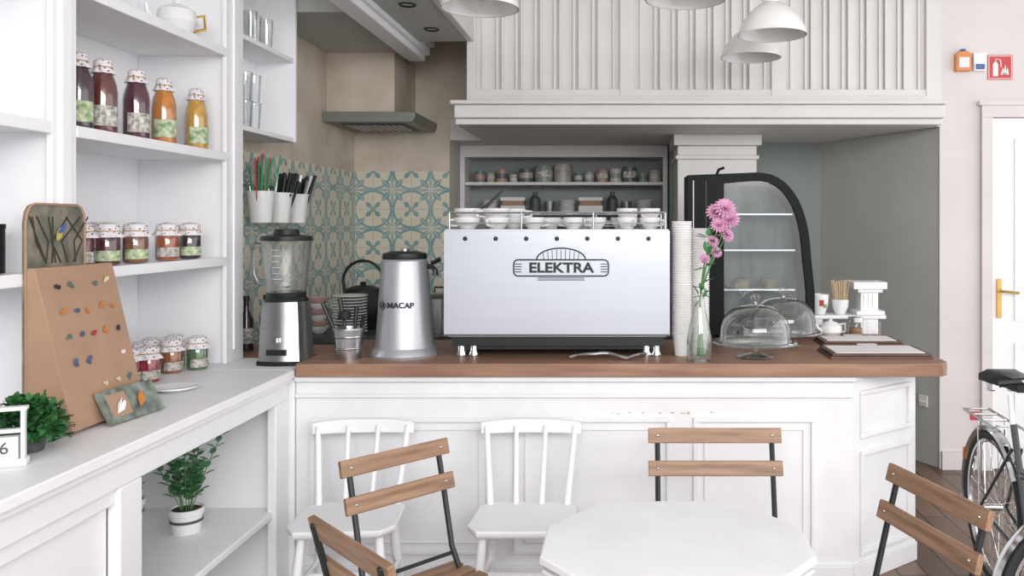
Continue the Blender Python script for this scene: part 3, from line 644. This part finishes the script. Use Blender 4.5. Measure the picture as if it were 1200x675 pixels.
# ---------------------------------------------------------------- chairs
def bistro(back,face,w=.44):
    f=Vector(face).normalized(); th=math.atan2(-f.x,f.y); loc=(back[0]+f.x*.22,back[1]+f.y*.22,0)
    b=B('folding_bistro_chair'); hw=w/2-.035
    for s in (-1,1):
        x=s*hw
        b.tube([(x,-.245,.87),(x,-.20,.70),(x,-.155,.52),(x,-.05,.36),(x,.19,.0)],.010,BLK)
        x2=s*(hw-.022)
        b.tube([(x2,.17,.44),(x2,.02,.26),(x2,-.24,.0)],.010,BLK)
        b.tube([(x2,-.17,.435),(x2,.2,.435)],.009,BLK)
    for y,z in ((-.19,.05),(.15,.05)): b.tube([(-hw,y,z),(hw,y,z)],.007,BLK)
    b.tube([(-hw,-.15,.50),(hw,-.15,.50)],.007,BLK)
    for i in range(6): y=-.17+i*.068; b.box(-w/2+.01,w/2-.01,y,y+.05,.445,.462,SLAT)
    for z0,y in ((.822,-.236),(.708,-.203)):
        old=b.M; b.M=Matrix.Translation((0,y,z0))@Matrix.Rotation(.27,4,'X'); b.box(-w/2,w/2,.004,.024,0,.056,SLAT)
        for s in (-1,1): b.M=Matrix.Translation((s*hw,y,z0))@Matrix.Rotation(.27,4,'X')@Matrix.Translation((0,.026,.028))@Matrix.Rotation(-1.57,4,'X'); b.lathe([(0,.002),(.005,.001),(.006,-.003)],STEEL,seg=10)
        b.M=old
    return b.done(loc,rot=th,bevel=.003)
bistro((-.765,2.905),(.74,-.67),.42)
bistro((-.66,2.095),(.74,.67),.45)
bistro((.345,3.2),(0,-1),.5)
bistro((.91,2.51),(-.965,-.262),.48)
def spindle(x,y,rot=0):
    b=B('white_wooden_chair')
    pts=[(-.17,.17),(.17,.17),(.205,.12),(.215,-.12),(.17,-.19),(-.17,-.19),(-.215,-.12),(-.205,.12)]
    b.prism([(p[0]*.95,p[1]*.95) for p in pts],.415,.43,WHITE,top=pts); b.prism(pts,.43,.447,WHITE)
    for sx in (-1,1):
        b.tube([(sx*.15,-.13,.42),(sx*.165,-.15,.25),(sx*.19,-.185,.0)],[.016,.021,.014],WHITE,12)
        b.tube([(sx*.15,.13,.42),(sx*.16,.15,.25),(sx*.185,.2,.0)],[.016,.021,.014],WHITE,12)
        b.tube([(sx*.172,-.165,.2),(sx*.172,.165,.2)],.011,WHITE)
        b.tube([(sx*.165,.145,.44),(sx*.195,.24,.76)],[.015,.012],WHITE,10)
        b.tube([(sx*.055,.15,.44),(sx*.065,.245,.76)],[.012,.010],WHITE,10)
    b.tube([(-.17,0,.2),(.17,0,.2)],.011,WHITE)
    N=10; F=[]
    for i in range(N+1):
        t=i/N*2-1; xx=t*.22; yy=.232+.02*(1-t*t); zt=.785-.012*abs(t)**3
        F.append([b.v((xx,yy,.725)),b.v((xx,yy+.005,zt)),b.v((xx,yy+.027,zt)),b.v((xx,yy+.022,.725))])
    for A,C in zip(F,F[1:]):
        for k in range(4): b.f([A[k],A[(k+1)%4],C[(k+1)%4],C[k]],WHITE)
    b.f(F[0],WHITE); b.f(F[-1][::-1],WHITE)
    return b.done((x,y,0),rot=rot,bevel=.004)
spindle(-1.13,3.52,.06); spindle(-.405,3.52,0)

# ---------------------------------------------------------------- octagonal table
b=B('octagonal_table')
def oc(s,e=0): return [(x*s,y*s) for x,y in ((-.21,.34),(.21,.34),(.375,.11),(.375,-.12),(.21,-.33),(-.21,-.33),(-.375,-.12),(-.375,.11))]
b.prism(oc(1),.725,.75,WHITE2); b.prism(oc(.93),.69,.7249,WHITE2); b.prism(oc(.985),.70,.712,WHITE2)
b.lathe([(.09,.69),(.05,.66),(.04,.6),(.055,.5),(.06,.42),(.04,.34),(.045,.2),(.07,.16),(.07,.1),(0,.1)],WHITE2)
for k in range(4):
    a=k*math.pi/2+.78; c,s=math.cos(a),math.sin(a); b.tube([(c*.04,s*.04,.16),(c*.16,s*.16,.13),(c*.27,s*.27,.05),(c*.32,s*.32,.02)],[.03,.028,.024,.02],WHITE2,10)
b.done((.15,2.43,0),bevel=.005)

# ---------------------------------------------------------------- pendant lamps
for x,y in ((.77,4.4),(.75,5.0),(.27,3.7),(-.645,3.85)):
    b=B('pendant_lamp')
    P=[(.176,0),(.178,.004),(.17,.03),(.15,.075),(.115,.12),(.07,.155),(.04,.17),(.032,.19),(.03,.23),(.012,.245),(.012,.26)]
    b.lathe(P+[(0,.262)],CERAM,seg=40); b.lathe([(.172,.002),(.165,.03),(.145,.073),(.11,.117),(.06,.15),(0,.155)],CERAM,seg=40)
    b.lathe([(0,.03),(.03,.045),(.035,.07),(.02,.11),(.015,.15)],PAPER,seg=18)
    b.tube([(0,0,.26),(0,0,.96)],.004,PAPER); b.lathe([(.05,.98),(.05,.965),(.02,.94),(0,.94)],CERAM,seg=20)
    b.done((x,y,2.62))

# ---------------------------------------------------------------- bicycle
b=B('bicycle'); R=.345
def wheel(b,T):
    old=b.M; b.M=T
    b.ring((0,0,0),R-.017,.018,RUB,'xz',56,10); b.ring((0,0,0),R-.042,.012,CHROME,'xz',56,6)
    b.tube([(0,-.04,0),(0,.04,0)],.016,CHROME,12)
    for i in range(32):
        a=6.283*i/32; s=.03 if i%2 else -.03; o=.35 if (i//2)%2 else -.35
        b.tube([(.016*math.cos(a+o),s,.016*math.sin(a+o)),((R-.05)*math.cos(a),0,(R-.05)*math.sin(a))],.0014,CHROME,4)
    b.M=old
def fender(b,T,a0,a1):
    old=b.M; b.M=T; pr=None
    for i in range(25):
        a=a0+(a1-a0)*i/24; c,s=math.cos(a),math.sin(a)
        row=[b.v(((R+o)*c,y,(R+o)*s)) for y,o in ((-.028,.008),(-.018,.022),(0,.027),(.018,.022),(.028,.008))]
        if pr:
            for k in range(4): b.f([pr[k],pr[k+1],row[k+1],row[k]],CHROME,True)
        pr=row
    b.M=old
SA=math.radians(80)
TR=Matrix.Translation((0,0,R)); TF=Matrix.Translation((1.04,0,R))@Matrix.Rotation(SA,4,'Z')
wheel(b,TR); wheel(b,TF); fender(b,TR,math.radians(35),math.radians(200)); fender(b,TF,math.radians(50),math.radians(210))
FR=mat('bike_frame','#30383a',.3,.2,coat=.5)
b.tube([(.42,0,.28),(.24,0,.78)],.015,FR); b.tube([(.24,0,.72),(.20,0,.90)],.012,CHROME)
b.tube([(.43,0,.28),(.62,0,.40),(.82,0,.68)],.018,FR); b.tube([(.30,0,.58),(.55,0,.62),(.81,0,.76)],.014,FR); b.tube([(.83,0,.62),(.78,0,.86)],.02,FR)
for s in (-1,1):
    b.tube([(.40,s*.03,.28),(0,s*.06,R)],.009,FR); b.tube([(.27,s*.02,.68),(0,s*.06,R)],.008,FR)
    b.tube([(0,s*.06,R),(-.02,s*.06,.74)],.005,CHROME); b.tube([(-.22,s*.06,.75),(.24,s*.06,.75)],.006,CHROME)
for x in (-.22,-.1,.02,.14): b.tube([(x,-.06,.75),(x,.06,.75)],.005,CHROME)
b.box(-.25,-.235,-.02,.02,.69,.73,RED)
b.M=Matrix.Translation((-.345,0,.50)); b.lathe([(0,-.03),(.022,-.02),(.022,.03),(0,.035)],ORNG,seg=12); b.M=Matrix.Identity(4)
SM=[(-.12,.085,.975),(-.08,.10,.985),(0,.075,.98),(.08,.035,.975),(.15,.018,.97)]
pr=None
for x,wd,z in SM:
    row=[b.v((.18+x,-wd,z-.035)),b.v((.18+x,-wd,z-.008)),b.v((.18+x,-wd*.6,z+.012)),b.v((.18+x,wd*.6,z+.012)),b.v((.18+x,wd,z-.008)),b.v((.18+x,wd,z-.035))]
    if pr:
        for k in range(6): b.f([pr[k],pr[(k+1)%6],row[(k+1)%6],row[k]],BLKP,True)
    else: b.f(row,BLKP)
    pr=row
b.f(pr,BLKP)
for s in (-1,1): b.lathe([(.018,0),(.02,.01),(.018,.02),(.02,.03),(.018,.045)],CHROME,c=(.10,s*.045,.90),seg=10)
lat=Vector((math.cos(SA+math.pi/2),math.sin(SA+math.pi/2),0))
for s in (-1,1): b.tube([Vector((1.04,0,R))+lat*.055*s,Vector((.93,0,.62))+lat*.045*s,Vector((.84,0,.66))],.011,FR)
b.tube([(.79,0,.84),(.77,0,.98)],.012,CHROME)
fw=Vector((math.cos(SA),math.sin(SA),0)); c0=Vector((.77,0,.98))
for s in (-1,1): b.tube([c0,c0+lat*.1*s+fw*.04+Vector((0,0,.03)),c0+lat*.22*s-fw*.02+Vector((0,0,.05)),c0+lat*.26*s-fw*.14+Vector((0,0,.03))],.011,CHROME); b.tube([c0+lat*.255*s-fw*.1+Vector((0,0,.035)),c0+lat*.262*s-fw*.2+Vector((0,0,.02))],.016,BLKP)
b.tube([(.42,-.07,.28),(.42,.07,.28)],.014,CHROME); b.tube([(.42,-.07,.28),(.40,-.075,.12)],.009,CHROME); b.tube([(.42,.07,.28),(.44,.075,.44)],.009,CHROME)
b.box(.36,.44,-.16,-.08,.11,.13,BLKP); b.box(.40,.48,.08,.16,.43,.45,BLKP); b.ring((.42,-.05,.28),.09,.006,CHROME,'xz',30,5)
b.tube([(0,.08,.33),(-.05,.13,.02)],.008,CHROME)
b.done((1.70,3.92,0.002),rot=math.atan2(-.998,-.06))

# ---------------------------------------------------------------- lighting
w=bpy.data.worlds.new('World'); S.world=w; w.use_nodes=True
bg=w.node_tree.nodes['Background']; bg.inputs[0].default_value=(.985,.985,1,1); bg.inputs[1].default_value=1.95
def area(name,loc,rot,sx,sy,e,c=(1,1,1)):
    l=bpy.data.lights.new(name,'AREA'); l.shape='RECTANGLE'; l.size=sx; l.size_y=sy; l.energy=e; l.color=c
    o=bpy.data.objects.new(name,l); S.collection.objects.link(o); o.location=loc; o.rotation_euler=rot; return o
area('window_daylight',(1.4,-1.9,3.0),(math.radians(66),0,math.radians(9)),5,1.6,255,(1,.985,.965))

# ---------------------------------------------------------------- camera
cd=bpy.data.cameras.new('camera'); cam=bpy.data.objects.new('camera',cd); S.collection.objects.link(cam)
cam.location=(0,0,1.65); cam.rotation_euler=(math.pi/2,0,0); cd.lens=30; cd.sensor_width=36
cd.shift_x=-130/1200; cd.shift_y=-75.5/1200; cd.clip_start=.05
S.camera=cam
